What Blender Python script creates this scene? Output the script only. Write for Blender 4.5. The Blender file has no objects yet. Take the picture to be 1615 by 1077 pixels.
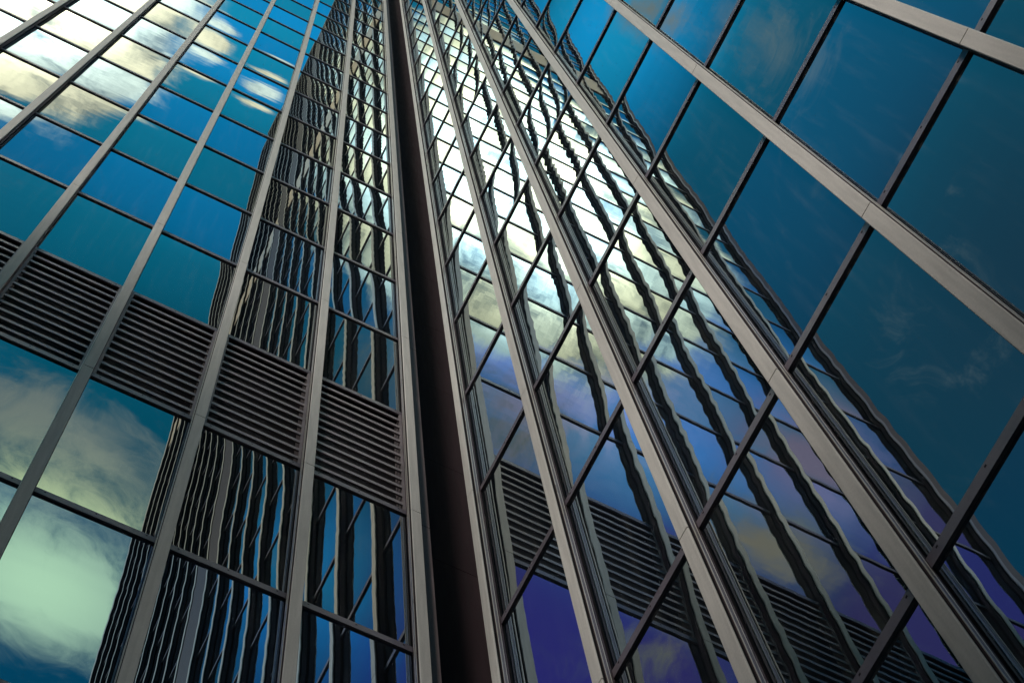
import bpy, math, random
from mathutils import Vector, Matrix
R = math.radians
random.seed(7)
sc = bpy.context.scene
col = sc.collection

# ------------------------------------------------------------------ camera
S = 1.5                                    # one facade bay, metres
FH = 5.2308 * S                            # two storeys (one cover-plate length)
cam_d = bpy.data.cameras.new('camera'); cam = bpy.data.objects.new('camera', cam_d); col.objects.link(cam)
rows = ((0.8887, -0.4157, -0.1936), (-0.4525, -0.8632, -0.2237), (-0.0741, 0.2864, -0.9552))
cam.matrix_world = Matrix.Translation(Vector((-3.1781, -5.0402, -14.2437)) * S) @ Matrix(rows).to_4x4()
cam_d.sensor_width = 36.0; cam_d.lens = 36.0 * 2818.7 / 1615.0
cam_d.shift_x = 0.6 / 1615; cam_d.clip_end = 5000; cam_d.clip_start = 0.1
sc.camera = cam
ZG = -14.2437 * S - 1.6                    # street level

# ------------------------------------------------------------------ node helpers
def _n(nt, t, **kw):
    n = nt.nodes.new(t)
    for k, v in kw.items(): setattr(n, k, v)
    return n
def put(nt, sock, v):
    if hasattr(v, 'is_output'): nt.links.new(v, sock)
    else: sock.default_value = v
def mth(nt, op, a, b=0.0, c=None, clamp=False):
    n = _n(nt, 'ShaderNodeMath', operation=op, use_clamp=clamp)
    put(nt, n.inputs[0], a); put(nt, n.inputs[1], b)
    if c is not None: put(nt, n.inputs[2], c)
    return n.outputs[0]
def vmt(nt, op, a, b=None, s=None):
    n = _n(nt, 'ShaderNodeVectorMath', operation=op)
    put(nt, n.inputs[0], a)
    if b is not None: put(nt, n.inputs[1], b)
    if s is not None: put(nt, n.inputs['Scale'], s)
    return n.outputs['Value'] if op in ('DOT_PRODUCT', 'LENGTH', 'DISTANCE') else n.outputs[0]
def sstep(nt, v, lo, hi, a=0.0, b=1.0):
    n = _n(nt, 'ShaderNodeMapRange', interpolation_type='SMOOTHSTEP')
    put(nt, n.inputs['Value'], v)
    for i, x in zip(('From Min', 'From Max', 'To Min', 'To Max'), (lo, hi, a, b)): put(nt, n.inputs[i], x)
    return n.outputs['Result']
def mixc(nt, f, a, b, mode='MIX'):
    n = _n(nt, 'ShaderNodeMix', data_type='RGBA', blend_type=mode)
    put(nt, n.inputs[0], f)
    for s, v in ((n.inputs[6], a), (n.inputs[7], b)):
        put(nt, s, v if hasattr(v, 'is_output') else (*v, 1.0))
    return n.outputs[2]
def noise(nt, v, scale, detail=6, rough=0.55, dist=0.0):
    n = _n(nt, 'ShaderNodeTexNoise')
    nt.links.new(v, n.inputs['Vector'])
    n.inputs['Scale'].default_value = scale; n.inputs['Detail'].default_value = detail
    n.inputs['Roughness'].default_value = rough; n.inputs['Distortion'].default_value = dist
    return n.outputs['Fac']

# ------------------------------------------------------------------ sky, sun, exposure
SUN = Vector((-1.08, -0.82, 0.80)).normalized()
w = bpy.data.worlds.new('World'); sc.world = w; w.use_nodes = True
nt = w.node_tree; nt.nodes.clear()
out = _n(nt, 'ShaderNodeOutputWorld'); bg = _n(nt, 'ShaderNodeBackground')
nt.links.new(bg.outputs[0], out.inputs[0]); bg.inputs['Strength'].default_value = 0.135
sky = _n(nt, 'ShaderNodeTexSky', sky_type='NISHITA', sun_disc=False)
sky.sun_elevation = math.asin(SUN.z); sky.sun_rotation = math.atan2(SUN.x, SUN.y)
tc = _n(nt, 'ShaderNodeTexCoord')
sep = _n(nt, 'ShaderNodeSeparateXYZ'); nt.links.new(tc.outputs['Generated'], sep.inputs[0])
zc = mth(nt, 'MAXIMUM', sep.outputs[2], 0.06)
cb = _n(nt, 'ShaderNodeCombineXYZ')                     # a flat cloud deck overhead
nt.links.new(mth(nt, 'DIVIDE', sep.outputs[0], zc), cb.inputs[0]); nt.links.new(mth(nt, 'DIVIDE', sep.outputs[1], zc), cb.inputs[1])
P = cb.outputs[0]
def blob(cx, cy, rx, ry, rot=0.0):                      # soft weight around one spot of the cloud deck
    mp = _n(nt, 'ShaderNodeMapping', vector_type='TEXTURE')
    nt.links.new(P, mp.inputs['Vector'])
    mp.inputs['Location'].default_value = (cx, cy, 0); mp.inputs['Rotation'].default_value = (0, 0, R(rot)); mp.inputs['Scale'].default_value = (rx, ry, 1)
    d2 = vmt(nt, 'DOT_PRODUCT', mp.outputs[0], mp.outputs[0])
    return mth(nt, 'EXPONENT', mth(nt, 'MULTIPLY', d2, -1.0))
def addup(items):
    s = None
    for a, b in items:
        t = mth(nt, 'MULTIPLY', a, b)
        s = t if s is None else mth(nt, 'ADD', s, t)
    return s
n_big = noise(nt, P, 9, 8, 0.6, 0.6)
n_mid = noise(nt, P, 26, 7, 0.6, 0.4)
n_wis = noise(nt, P, 15, 9, 0.68, 1.2)
clear = mixc(nt, 1.0, sky.outputs[0], SKYT := (0.02, 0.66, 0.72), 'MULTIPLY')
glow = addup([(blob(-0.08, -0.12, 0.20, 0.16), 1.6), (blob(-0.12, -0.22, 0.7, 0.5), 0.55), (blob(-0.165, 0.05, 0.055, 0.06), 2.8), (blob(0.0, -0.11, 0.13, 0.075), 1.7), (blob(0.02, -0.235, 0.10, 0.05), 0.30), (blob(-0.30, 0.09, 0.12, 0.10), 0.45)])
clear = vmt(nt, 'SCALE', clear, s=mth(nt, 'ADD', glow, 0.30))
def wash(base, b, k, c, lo=None):             # tinted high haze; k weight, optionally broken up by the noise
    f = mth(nt, 'MULTIPLY', b, k, clamp=True)
    if lo is not None: f = mth(nt, 'MULTIPLY', f, sstep(nt, n_mid, lo, lo + 0.25, 0.25, 1.0))
    return mixc(nt, f, base, c)
clear = wash(clear, blob(-0.48, 0.06, 0.17, 0.17), 0.85, (0.12, 0.44, 0.80))
clear = wash(clear, blob(-0.33, -0.40, 0.13, 0.11), 1.5, (0.59, 0.47, 3.38))
clear = wash(clear, blob(-0.54, -0.27, 0.11, 0.12), 1.5, (0.62, 0.50, 2.10))
clear = wash(clear, blob(-0.30, -0.235, 0.10, 0.07), 1.25, (1.04, 3.77, 7.80))
clear = wash(clear, blob(-0.20, -0.245, 0.035, 0.03), 1.2, (1.95, 5.46, 11.70))
clear = wash(clear, blob(-0.242, -0.232, 0.060, 0.042), 1.25, (7.28, 6.76, 10.92), 0.36)
clear = wash(clear, blob(-0.265, -0.187, 0.030, 0.022), 1.2, (8.45, 7.80, 10.40))
clear = wash(clear, blob(-0.205, -0.210, 0.035, 0.022), 1.2, (12.35, 13.65, 14.95))
clear = wash(clear, blob(-0.225, -0.275, 0.036, 0.030), 1.1, (5.0, 4.4, 7.0), 0.34)
clear = wash(clear, blob(-0.400, -0.225, 0.050, 0.032), 1.2, (3.38, 2.86, 4.94), 0.25)
clear = wash(clear, blob(-0.150, -0.420, 0.060, 0.06), 1.0, (0.20, 2.86, 6.50))
cover = addup([(blob(-0.125, -0.163, 0.078, 0.062, 20), 1.8), (blob(-0.185, -0.172, 0.095, 0.060), 1.6), (blob(-0.095, -0.115, 0.035, 0.024), 0.9),
               (blob(0.012, -0.164, 0.016, 0.009, 10), 0.85), (blob(-0.022, -0.152, 0.012, 0.009), 0.7), (blob(-0.075, -0.20, 0.022, 0.02), 0.42),
               (blob(-0.26, -0.17, 0.05, 0.05), 0.5)])
dens = sstep(nt, mth(nt, 'ADD', cover, mth(nt, 'MULTIPLY', mth(nt, 'SUBTRACT', mth(nt, 'ADD', mth(nt, 'MULTIPLY', n_big, .5), mth(nt, 'MULTIPLY', n_mid, .5)), 0.5), 1.7)), 0.32, 0.80)
white = mixc(nt, sstep(nt, n_mid, 0.30, 0.60), (5.0, 5.7, 5.4), (20.0, 19.6, 15.0))
white = vmt(nt, 'SCALE', white, s=mth(nt, 'ADD', mth(nt, 'MULTIPLY', blob(-0.165, -0.145, 0.075, 0.05, 10), 4.6), 0.52))
col1 = mixc(nt, dens, clear, white)
# lower, thinner clouds
lowc = addup([(blob(0.022, -0.488, 0.075, 0.052), 1.15), (blob(-0.02, -0.40, 0.09, 0.035), 0.74), (blob(-0.405, -0.285, 0.055, 0.035), 0.75),
              (blob(-0.37, -0.365, 0.035, 0.04), 0.6), (blob(-0.255, 0.015, 0.03, 0.025), 0.52), (blob(-0.187, 0.030, 0.022, 0.014), 0.78), (blob(-0.43, 0.135, 0.05, 0.03), 0.20), (blob(-0.225, -0.28, 0.04, 0.03), 0.6),
              (blob(-0.14, -0.28, 0.05, 0.04), 0.4)])
dl = sstep(nt, mth(nt, 'ADD', lowc, mth(nt, 'MULTIPLY', mth(nt, 'SUBTRACT', n_wis, 0.5), 1.5)), 0.10, 0.95)
grey = mixc(nt, blob(0.015, -0.490, 0.085, 0.052), (1.9, 2.35, 2.45), (7.0, 9.0, 5.3))
grey = mixc(nt, blob(-0.38, -0.29, 0.13, 0.09), grey, (3.1, 2.8, 2.5))
col2 = mixc(nt, dl, col1, grey)
put(nt, bg.inputs['Color'], col2)

sd = bpy.data.lights.new('sun', 'SUN'); so = bpy.data.objects.new('sun', sd); col.objects.link(so)
sd.energy = 2.9; sd.angle = R(14); sd.color = (1.0, 0.95, 0.88)
so.rotation_euler = (-SUN).to_track_quat('-Z', 'Y').to_euler()
sc.view_settings.view_transform = 'Standard'; sc.view_settings.look = 'None'
sc.view_settings.exposure = 0.0; sc.view_settings.gamma = 1.0
try: sc.view_settings.use_curve_mapping = False
except Exception: pass
sc.cycles.max_bounces = 12; sc.cycles.glossy_bounces = 8; sc.cycles.diffuse_bounces = 3
sc.cycles.blur_glossy = 0.0; sc.cycles.sample_clamp_indirect = 2.5

# ------------------------------------------------------------------ materials
def metal(name, base, rough=0.45, metallic=0.0, var=0.12, scale=3.0, spec=0.5, streak=True):
    m = bpy.data.materials.new(name); m.use_nodes = True
    t = m.node_tree; b = t.nodes['Principled BSDF']
    g = _n(t, 'ShaderNodeNewGeometry')
    mp = _n(t, 'ShaderNodeMapping'); t.links.new(g.outputs['Position'], mp.inputs[0])
    mp.inputs['Scale'].default_value = (6, 6, 0.35) if streak else (1, 1, 1)
    n1 = noise(t, mp.outputs[0], scale, 5, 0.6)
    n2 = noise(t, g.outputs['Position'], 40, 3, 0.6)
    f = mth(t, 'ADD', mth(t, 'MULTIPLY', n1, 0.7), mth(t, 'MULTIPLY', n2, 0.3))
    lo = tuple(c * (1 - 2 * var) for c in base); hi = tuple(c * (1 + 2 * var) for c in base)
    c = mixc(t, sstep(t, f, 0.3, 0.7), lo, hi)
    put(t, b.inputs['Base Color'], c)
    b.inputs['Metallic'].default_value = metallic
    put(t, b.inputs['Roughness'], sstep(t, n1, 0.2, 0.8, rough * 0.85, rough * 1.15))
    b.inputs['Specular IOR Level'].default_value = spec
    return m
M_plate = metal('anodised_plate', (0.53, 0.49, 0.455), 0.6, 0.0, 0.06, spec=0.06)
M_flange = metal('bronze_flange', (0.045, 0.027, 0.032), 0.6, 0.0, 0.15, spec=0.12)
M_band = metal('bronze_band', (0.12, 0.095, 0.10), 0.45, 0.0, 0.12)
M_rail = metal('bright_rail', (0.62, 0.58, 0.50), 0.30, 0.3, 0.08)
M_bar = metal('bronze_bar', (0.10, 0.078, 0.092), 0.40, 0.0, 0.12, streak=False)
M_slat = metal('louvre_slat', (0.20, 0.16, 0.165), 0.5, 0.0, 0.12, streak=False)
M_black = metal('dark_void', (0.006, 0.004, 0.005), 0.8, 0.0, 0.1, spec=0.1)
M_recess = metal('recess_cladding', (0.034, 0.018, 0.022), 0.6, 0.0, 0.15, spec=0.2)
M_tan = metal('tan_panel', (0.60, 0.44, 0.29), 0.5, 0.0, 0.08)
M_wall = metal('rear_wall', (0.06, 0.05, 0.05), 0.7)
M_asph = metal('pale_paving', (0.30, 0.28, 0.27), 0.85, 0.0, 0.2, streak=False)

def glass():
    m = bpy.data.materials.new('mirror_glass'); m.use_nodes = True
    t = m.node_tree; t.nodes.clear()
    o = _n(t, 'ShaderNodeOutputMaterial')
    g = _n(t, 'ShaderNodeNewGeometry')
    at = _n(t, 'ShaderNodeAttribute', attribute_name='pane', attribute_type='GEOMETRY')
    s = _n(t, 'ShaderNodeSeparateColor'); t.links.new(at.outputs['Color'], s.inputs[0])
    par, r1, r2 = s.outputs[0], s.outputs[1], s.outputs[2]
    r3 = mth(t, 'FRACT', mth(t, 'MULTIPLY', r1, 37.7)); r4 = mth(t, 'FRACT', mth(t, 'MULTIPLY', r2, 53.3))
    uv = _n(t, 'ShaderNodeUVMap'); su = _n(t, 'ShaderNodeSeparateXYZ'); t.links.new(uv.outputs[0], su.inputs[0])
    u = mth(t, 'SUBTRACT', su.outputs[0], 0.5); v = mth(t, 'SUBTRACT', su.outputs[1], 0.5)
    sp = _n(t, 'ShaderNodeSeparateXYZ'); t.links.new(g.outputs['Position'], sp.inputs[0])
    # roller wave of toughened glass: fine horizontal ripples; dishing of the sealed unit; mounting tilt
    nz = noise(t, g.outputs['Position'], 1.3, 2, 0.5)
    ph = mth(t, 'ADD', mth(t, 'MULTIPLY', sp.outputs[2], mth(t, 'ADD', mth(t, 'MULTIPLY', r4, 5.0), 11.0)), mth(t, 'MULTIPLY', r1, 40.0))
    ph = mth(t, 'ADD', ph, mth(t, 'MULTIPLY', nz, 9.0))
    cv = _n(t, 'ShaderNodeCombineXYZ')
    put(t, cv.inputs[0], mth(t, 'ADD', mth(t, 'MULTIPLY', u, 1.2), mth(t, 'MULTIPLY', r1, 61.0)))
    put(t, cv.inputs[1], mth(t, 'MULTIPLY', r2, 43.0)); put(t, cv.inputs[2], mth(t, 'MULTIPLY', sp.outputs[2], 2.6))
    nzz = mth(t, 'SUBTRACT', noise(t, cv.outputs[0], 1.0, 2, 0.5), 0.5)
    wob = mth(t, 'ADD', mth(t, 'MULTIPLY', mth(t, 'SINE', ph), 0.75), mth(t, 'MULTIPLY', nzz, 3.4))
    wave = mth(t, 'MULTIPLY', wob, mth(t, 'MULTIPLY', mth(t, 'MULTIPLY', nz, mth(t, 'ADD', r3, 0.7)), WAVE * 1.2))
    dish = mth(t, 'ADD', mth(t, 'MULTIPLY', r2, DISH * 1.3), DISH * 0.15)
    dz = mth(t, 'ADD', mth(t, 'ADD', wave, mth(t, 'MULTIPLY', mth(t, 'MULTIPLY', v, mth(t, 'ADD', mth(t, 'MULTIPLY', mth(t, 'MULTIPLY', v, v), 5.0), 0.35)), dish)), mth(t, 'MULTIPLY', mth(t, 'SUBTRACT', r3, 0.5), TILT))
    dx = mth(t, 'ADD', mth(t, 'MULTIPLY', u, mth(t, 'MULTIPLY', dish, 0.7)), mth(t, 'MULTIPLY', mth(t, 'SUBTRACT', r4, 0.5), TILT))
    nrm = g.outputs['Normal']
    tg = vmt(t, 'CROSS_PRODUCT', (0, 0, 1), nrm)
    n2 = vmt(t, 'ADD', vmt(t, 'ADD', nrm, vmt(t, 'SCALE', tg, s=dx)), vmt(t, 'SCALE', (0, 0, 1), s=dz))
    n2 = vmt(t, 'NORMALIZE', n2)
    c = mixc(t, par, (0.44, 0.57, 0.67), (0.52, 0.54, 0.49))
    c = vmt(t, 'SCALE', c, s=sstep(t, r1, 0, 1, 0.90, 1.05))
    gl = _n(t, 'ShaderNodeBsdfGlossy', distribution='GGX'); gl.inputs['Roughness'].default_value = 0.0
    put(t, gl.inputs['Color'], c); t.links.new(n2, gl.inputs['Normal'])
    df = _n(t, 'ShaderNodeBsdfDiffuse')
    mpd = _n(t, 'ShaderNodeMapping'); t.links.new(g.outputs['Position'], mpd.inputs[0]); mpd.inputs['Scale'].default_value = (7, 7, 0.5)
    dn = noise(t, mpd.outputs[0], 1.0, 6, 0.65)
    edge = sstep(t, mth(t, 'ABSOLUTE', v), 0.40, 0.5, 0.4, 1.0)
    dust = mth(t, 'MULTIPLY', sstep(t, dn, 0.48, 0.85), edge)
    put(t, df.inputs['Color'], mixc(t, dust, (0.003, 0.004, 0.006), (0.06, 0.058, 0.052)))
    ad = _n(t, 'ShaderNodeAddShader'); t.links.new(gl.outputs[0], ad.inputs[0]); t.links.new(df.outputs[0], ad.inputs[1])
    t.links.new(ad.outputs[0], o.inputs[0])
    return m
WAVE, DISH, TILT = 0.0009, 0.013, 0.004
M_glass = glass()

# ------------------------------------------------------------------ mesh helpers
class MB:
    def __init__(s): s.v = []; s.f = []; s.mi = []; s.uv = []; s.at = []
    def quad(s, a, b, c, d, mi=0, at=(0, 0, 0, 1)):
        i = len(s.v); s.v += [a, b, c, d]; s.f.append((i, i + 1, i + 2, i + 3)); s.mi.append(mi)
        s.uv.append(((0, 0), (1, 0), (1, 1), (0, 1))); s.at.append(at)
    def build(s, name, mats, parent, F=None):
        me = bpy.data.meshes.new(name)
        T = parent.location if parent is not None else Vector((0, 0, 0))
        p = parent
        while p is not None and p.parent is not None: p = p.parent
        base = p.location if p is not None else Vector((0, 0, 0))
        vs = [Vector(F(*q) if F else q) - base for q in s.v]
        me.from_pydata(vs, [], s.f)
        for m in (mats if isinstance(mats, (list, tuple)) else [mats]): me.materials.append(m)
        me.polygons.foreach_set('material_index', s.mi)
        ul = me.uv_layers.new(name='UVMap')
        ul.data.foreach_set('uv', [x for f in s.uv for q in f for x in q])
        a = me.attributes.new('pane', 'FLOAT_COLOR', 'FACE')
        a.data.foreach_set('color', [x for q in s.at for x in q])
        me.update()
        o = bpy.data.objects.new(name, me); col.objects.link(o); o.parent = parent
        return o
    def box(s, u0, u1, d0, d1, z0, z1, mi=0, ch=0.0):
        """wall-local box: u along the wall away from the corner, d depth into the wall, z up; ch chamfers the front vertical edges"""
        if ch <= 0:
            pr = [(u0, d1), (u0, d0), (u1, d0), (u1, d1)]
        else:
            pr = [(u0, d1), (u0, d0 + ch), (u0 + ch, d0), (u1 - ch, d0), (u1, d0 + ch), (u1, d1)]
        n = len(pr); i = len(s.v)
        s.v += [(a, b, z0) for a, b in pr] + [(a, b, z1) for a, b in pr]
        for k in range(n):
            j = (k + 1) % n
            s.f.append((i + k, i + j, i + n + j, i + n + k)); s.mi.append(mi); s.uv.append(((0, 0), (1, 0), (1, 1), (0, 1))); s.at.append((0, 0, 0, 1))
        if n == 4:
            s.f.append((i + 3, i + 2, i + 1, i)); s.f.append((i + 4, i + 5, i + 6, i + 7))
            for _ in range(2): s.mi.append(mi); s.uv.append(((0, 0), (1, 0), (1, 1), (0, 1))); s.at.append((0, 0, 0, 1))
        else:
            for q in ((i + 5, i + 4, i + 3, i + 2, i + 1, i), (i + 6, i + 7, i + 8, i + 9, i + 10, i + 11)):
                s.f.append(q); s.mi.append(mi); s.uv.append(((0, 0),) * 6); s.at.append((0, 0, 0, 1))
    def fix(s): return s
def tag(o, label=None, cat=None, group=None, kind=None):
    for k, v in (('label', label), ('category', cat), ('group', group), ('kind', kind)):
        if v: o[k] = v
    return o
def thing(name, label, cat, loc):
    o = bpy.data.objects.new(name, None); col.objects.link(o); o.location = loc
    o.empty_display_size = 1; return tag(o, label, cat)

# walls in metres: left runs along -X in the plane y=0, right runs along -Y in the plane x=0
O_L, O_R, B_R = 0.3408 * S, 0.335 * S, 1.0106 * S
FL = lambda u, d, z: (-(O_L + u), d, z)
FR = lambda u, d, z: (d, -(O_R + u), z)
D = 0.105 * S                                # glass plane behind the cover-plate faces
ROW = FH / 2
def clipz(k):                                # storey lines, with the tall tan plant storey
    return {18: 9.15 * FH, 19: 9.85 * FH, 20: 10.25 * FH}.get(k, k * ROW) + 0.175
N0, N1 = -5, 41                              # first and last storey line
ZTOP = clipz(N1)

cm = cam.matrix_world.inverted(); FPX = 2818.7
def px(p):
    q = cm @ Vector(p)
    if q.z >= -0.1: return None
    return (807.5 + FPX * q.x / -q.z, 538.5 - FPX * q.y / -q.z)
def screen_area(pts):
    ps = [px(p) for p in pts]
    if any(p is None for p in ps): return 0
    ps = [(min(max(x, 0), 1615), min(max(y, 0), 1077)) for x, y in ps]
    return abs(sum(ps[i][0] * ps[(i + 1) % 4][1] - ps[(i + 1) % 4][0] * ps[i][1] for i in range(4))) / 2

def facade(root, F, bw, nb, louvres, solid=()):
    hw_face, hw_fl = 0.0465 * S, 0.049 * S
    flip = F is FL                            # keeps the glass normals pointing out of the wall
    panes, bars = [], []
    for k in range(nb):
        u0, u1 = k * bw + hw_fl, (k + 1) * bw - hw_fl
        for n in range(N0, N1):
            z0, z1 = clipz(n), clipz(n + 1)
            if n == 18:                       # opaque tan plant storey
                mb = MB(); mb.box(u0 + .004, u1 - .004, D - 0.05, D, z0 + .03, z1 - .03)
                panes.append((0, 'spandrel_panel', mb, M_tan)); continue
            if k in solid: continue
            if louvres and n == 0: continue
            mb = MB()
            q = [(u0, D, z0), (u1, D, z0), (u1, D, z1), (u0, D, z1)]
            at = (float(n % 2) if flip else 0.25 + 0.5 * (n % 2), random.random(), random.random(), 1.0)
            if flip: mb.quad(q[1], q[0], q[3], q[2], 0, at)
            else: mb.quad(*q, 0, at)
            panes.append((screen_area([F(*p) for p in q]), 'window_pane', mb, M_glass))
        for n in range(N0, N1 + 1):
            z = clipz(n)
            if k in solid: continue
            mb = MB(); h = 0.065
            mb.box(u0, u1, D - 0.025, D + 0.004, z - h, z + h, 0)
            L = u1 - u0
            for fx in (0.08, 0.5, 0.92):      # weep holes in the bar
                c = u0 + L * fx
                mb.box(c - .010, c + .010, D - 0.0262, D - 0.023, z + .012, z + .034, 1)
            a = screen_area([F(u0, D - .04, z - h), F(u1, D - .04, z - h), F(u1, D - .04, z + h), F(u0, D - .04, z + h)])
            bars.append((a, 'transom', mb, [M_bar, M_black]))
    for lst in (panes, bars):
        names = {x[1] for x in lst}
        for nm in names:
            sub = sorted([x for x in lst if x[1] == nm], key=lambda x: -x[0])
            keep = [x for x in sub[:100] if x[0] > 0]
            for a, n_, mb, mat in keep: mb.build(n_, mat, root, F)
            rest = sub[len(keep):]
            if rest:
                al = MB()
                for a, n_, mb, mat in rest:
                    i = len(al.v); al.v += mb.v; al.f += [tuple(j + i for j in f) for f in mb.f]; al.mi += mb.mi; al.uv += mb.uv; al.at += mb.at
                tag(al.build(nm, rest[0][3], root, F), kind='stuff')
    if louvres:
        for k in range(nb):
            u0, u1 = k * bw + hw_fl, (k + 1) * bw - hw_fl
            z0, z1 = clipz(0) + 0.067, clipz(1) - 0.067
            fr = MB()
            fr.box(u0 + .002, u0 + .042, D - .024, D + .20, z0, z1); fr.box(u1 - .042, u1 - .002, D - .024, D + .20, z0, z1)
            fr.box(u0 + .043, u1 - .043, D + .04, D + .20, z0, z0 + .05, 1); fr.box(u0 + .043, u1 - .043, D + .04, D + .20, z1 - .16, z1, 1)
            sl = MB(); ns = 12; a0, a1 = z0 + .02, z1 - .14
            for i in range(ns):
                zz = a0 + (a1 - a0) * (i + 0.45) / ns + random.uniform(-.006, .006)
                j = len(sl.v)
                pr = [(D - .022, zz), (D - .017, zz + .10), (D + .03, zz + .115), (D + .01, zz + .02)]
                sl.v += [(u0 + .043, d, z) for d, z in pr] + [(u1 - .043, d, z) for d, z in pr]
                for q in ((0, 1, 5, 4), (1, 2, 6, 5), (2, 3, 7, 6), (3, 0, 4, 7)):
                    sl.f.append(tuple(j + t for t in q)); sl.mi.append(0); sl.uv.append(((0, 0), (1, 0), (1, 1), (0, 1))); sl.at.append((0, 0, 0, 1))
            p = sl.build('louvre_panel', M_slat, root, F)
            fr.build('louvre_frame', [M_slat, M_black], p, F)
            bk = MB(); bk.box(u0 + .043, u1 - .043, D + .16, D + .19, z0 + .051, z1 - .161); bk.build('louvre_backing', M_black, p, F)
    for k in range(nb + 1):
        c = k * bw
        fl = MB()
        fl.box(c - hw_face + .010, c + hw_face - .010, 0.0125 * S, 0.0365 * S, ZG + 3.2, ZTOP, 1)
        fl.box(c - hw_fl, c + hw_fl, 0.0365 * S, 0.088 * S, ZG + 3.2, ZTOP, 0, 0.003)
        fl.box(c - hw_fl + .012, c + hw_fl - .012, 0.088 * S, D + .03, ZG + 3.2, ZTOP, 1)
        mu = fl.build('mullion', [M_flange, M_black], root, F)
        ra = MB()
        for s_ in (1,):
            x0, x1 = c + hw_fl + .0005, c + hw_fl + .005
            ra.box(x0, x1 + .003, 0.0365 * S, 0.0405 * S, ZG + 3.2, ZTOP, 0)
            ra.box(x0, x1, 0.041 * S, 0.062 * S, ZG + 3.2, ZTOP, 1)
            ra.box(x0, x1 + .003, 0.0625 * S, 0.0655 * S, ZG + 3.2, ZTOP, 0)
        ra.build('guide_rail', [M_rail, M_band], mu, F)
        rest = MB()
        n = -2; segs = []
        for n in range(-3, 21):
            z0, z1 = max(n * FH, ZG + 3.2), min((n + 1) * FH, ZTOP)
            a = screen_area([F(c - hw_face, 0, z0), F(c + hw_face, 0, z0), F(c + hw_face, 0, z1), F(c - hw_face, 0, z1)])
            mb = MB() if a > 30 else rest
            mb.box(c - hw_face, c + hw_face, 0, 0.012 * S, z0 + .009, z1 - .009, 0, 0.006)
            if a > 30: mb.build('cover_plate', M_plate, mu, F)
        if k == nb and flip: tag(rest.build('cover_plate', M_band, mu, F), 'dark bronze cover plate'); continue
        if rest.v: rest.build('cover_plate', M_plate, mu, F)

left = thing('glass_tower', 'blue glass tower with a band of dark horizontal louvres, left of the dark corner recess', 'tower', (-4 * S, 0, ZG))
facade(left, FL, S, 8, True)
right = thing('glass_tower', 'glass tower without louvres, its wide panes mirroring the louvred tower', 'tower', (0, -9 * S, ZG))
facade(right, FR, B_R, 18, False, solid=(8,))

def one(parent, name, mat, F, *boxes, ch=0.0):
    mb = MB()
    for b in boxes: mb.box(*b, 0, ch)
    return mb.build(name, mat, parent, F)
# masses behind the glass, bases and parapets
EL, ER = 8 * S, 18 * B_R
hf = 0.049 * S
one(left, 'rear_wall', M_wall, FL, (-hf + .01, EL + 0.45, D + .35, D + 16, ZG, ZTOP + .4))
one(left, 'end_pilaster', M_flange, FL, (EL + hf + .003, EL + 0.45, 0.03, D + .34, ZG + 3.2, ZTOP + .4), ch=.01)
one(left, 'base_plinth', M_tan, FL, (-hf + .01, EL + 0.45, 0.02, D + .34, ZG, ZG + 3.19))
one(left, 'parapet', M_plate, FL, (-hf + .01, EL + hf, -0.02, D + .34, ZTOP + .03, ZTOP + .8))
one(right, 'rear_wall', M_wall, FR, (-hf + .01, ER + 0.45, D + .35, D + 16, ZG, ZTOP + .4))
one(right, 'end_pilaster', M_plate, FR, (ER + hf + .003, ER + 0.45, 0.03, D + .34, ZG + 3.2, ZTOP + .4), ch=.01)
one(right, 'wide_pilaster', metal('grey_cladding', (0.055, 0.043, 0.048), 0.6, spec=0.1), FR, (8 * B_R + hf + .003, 9 * B_R - hf - .003, 0.03, D + .34, ZG + 3.2, ZTOP + .02), ch=.01)
one(right, 'base_plinth', M_tan, FR, (-hf + .01, ER + 0.45, 0.02, D + .34, ZG, ZG + 3.19))
one(right, 'parapet', M_plate, FR, (-hf + .01, ER + hf, -0.02, D + .34, ZTOP + .03, ZTOP + .8))

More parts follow.
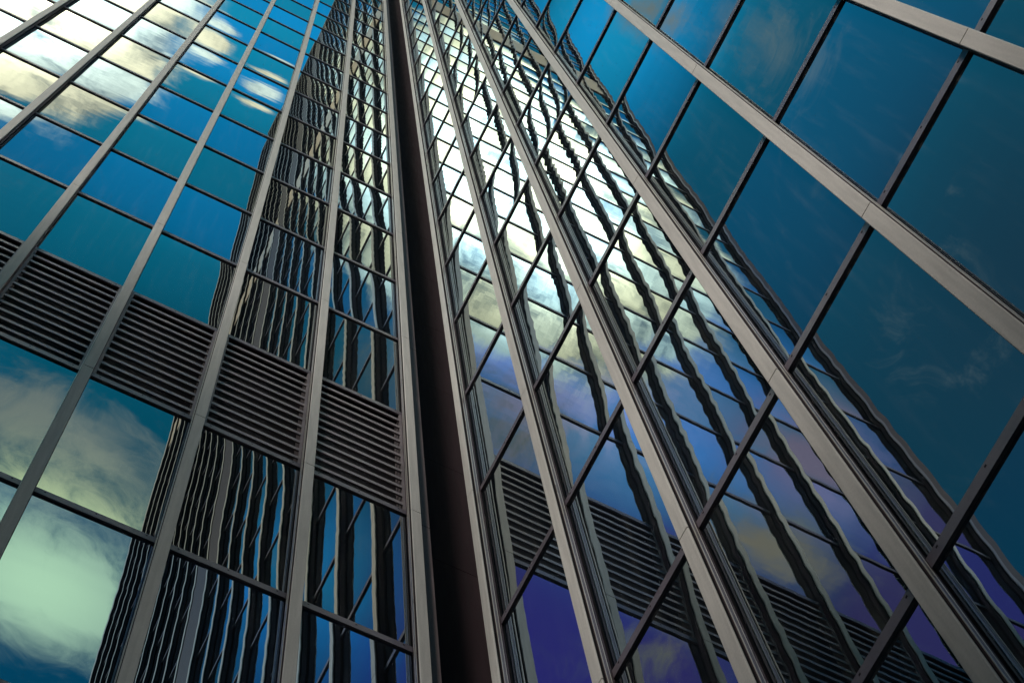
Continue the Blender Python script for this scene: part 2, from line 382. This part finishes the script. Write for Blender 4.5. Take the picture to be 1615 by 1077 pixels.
# dark recess in the corner between the towers
rec = thing('corner_recess', 'dark brown vertical recess between the two glass towers', 'recess', (0, 0, ZG))
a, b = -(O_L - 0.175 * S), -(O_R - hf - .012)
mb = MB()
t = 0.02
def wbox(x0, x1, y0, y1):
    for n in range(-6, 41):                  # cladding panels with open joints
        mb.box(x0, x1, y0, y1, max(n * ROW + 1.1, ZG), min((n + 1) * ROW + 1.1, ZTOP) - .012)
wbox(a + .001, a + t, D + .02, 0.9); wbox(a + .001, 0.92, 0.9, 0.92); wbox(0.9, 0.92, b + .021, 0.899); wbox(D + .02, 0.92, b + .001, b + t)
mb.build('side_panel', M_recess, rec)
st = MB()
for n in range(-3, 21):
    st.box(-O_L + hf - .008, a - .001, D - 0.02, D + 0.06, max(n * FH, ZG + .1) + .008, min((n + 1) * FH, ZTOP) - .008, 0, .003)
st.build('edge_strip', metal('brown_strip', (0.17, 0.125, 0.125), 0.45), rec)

# street
mb = MB(); mb.quad((-600, -600, ZG - .004), (600, -600, ZG - .004), (600, 600, ZG - .004), (-600, 600, ZG - .004))
g = mb.build('street', M_asph, None); tag(g, kind='structure', label='pale paved street around the foot of the towers', cat='street')

# stone blocks added across the street, out of view, to shade the towers' foot
M_stone = metal('grey_stone', (0.22, 0.20, 0.18), 0.8, 0.0, 0.15, streak=False)
M_win = metal('dark_window', (0.02, 0.025, 0.03), 0.12, 0.0, 0.1, streak=False)
def shade_block(name, label, x0, x1, y0, y1, h, face, nw, nr):
    t = thing(name, label, 'shade block', ((x0 + x1) / 2, (y0 + y1) / 2, ZG))
    mb = MB(); mb.box(x0, x1, y0, y1, ZG, ZG + h); mb.build('wall', M_stone, t)
    mb = MB(); mb.box(x0 - .3, x1 + .3, y0 - .3, y1 + .3, ZG + h + .003, ZG + h + .6); mb.build('cornice', M_stone, t)
    for i in range(nw):
        for j in range(nr):
            z0 = ZG + 1.2 + j * (h - 1.5) / nr; z1 = z0 + (h - 1.5) / nr * 0.62
            wb = MB()
            if face == 'x':
                c = y0 + (i + .5) * (y1 - y0) / nw; wd = (y1 - y0) / nw * .3
                wb.box(x1 + .003, x1 + .08, c - wd, c + wd, z0, z1)
            else:
                c = x0 + (i + .5) * (x1 - x0) / nw; wd = (x1 - x0) / nw * .3
                wb.box(c - wd, c + wd, y1 + .003, y1 + .08, z0, z1)
            wb.build('window', M_win, t)
shade_block('shade_building', 'unseen grey stone block added to shade the foot of the glass tower without louvres', -42, -21, -31, -17.5, 28, 'x', 4, 8)
shade_block('shade_building', 'taller unseen grey stone block added to shade the lower louvred tower', -40, -22, -16.5, 14, 39, 'x', 9, 10)
shade_block('shade_building', 'unseen grey stone block added opposite the louvred glass tower to shade its foot', -34, 0, -56, -35, 31, 'y', 10, 8)
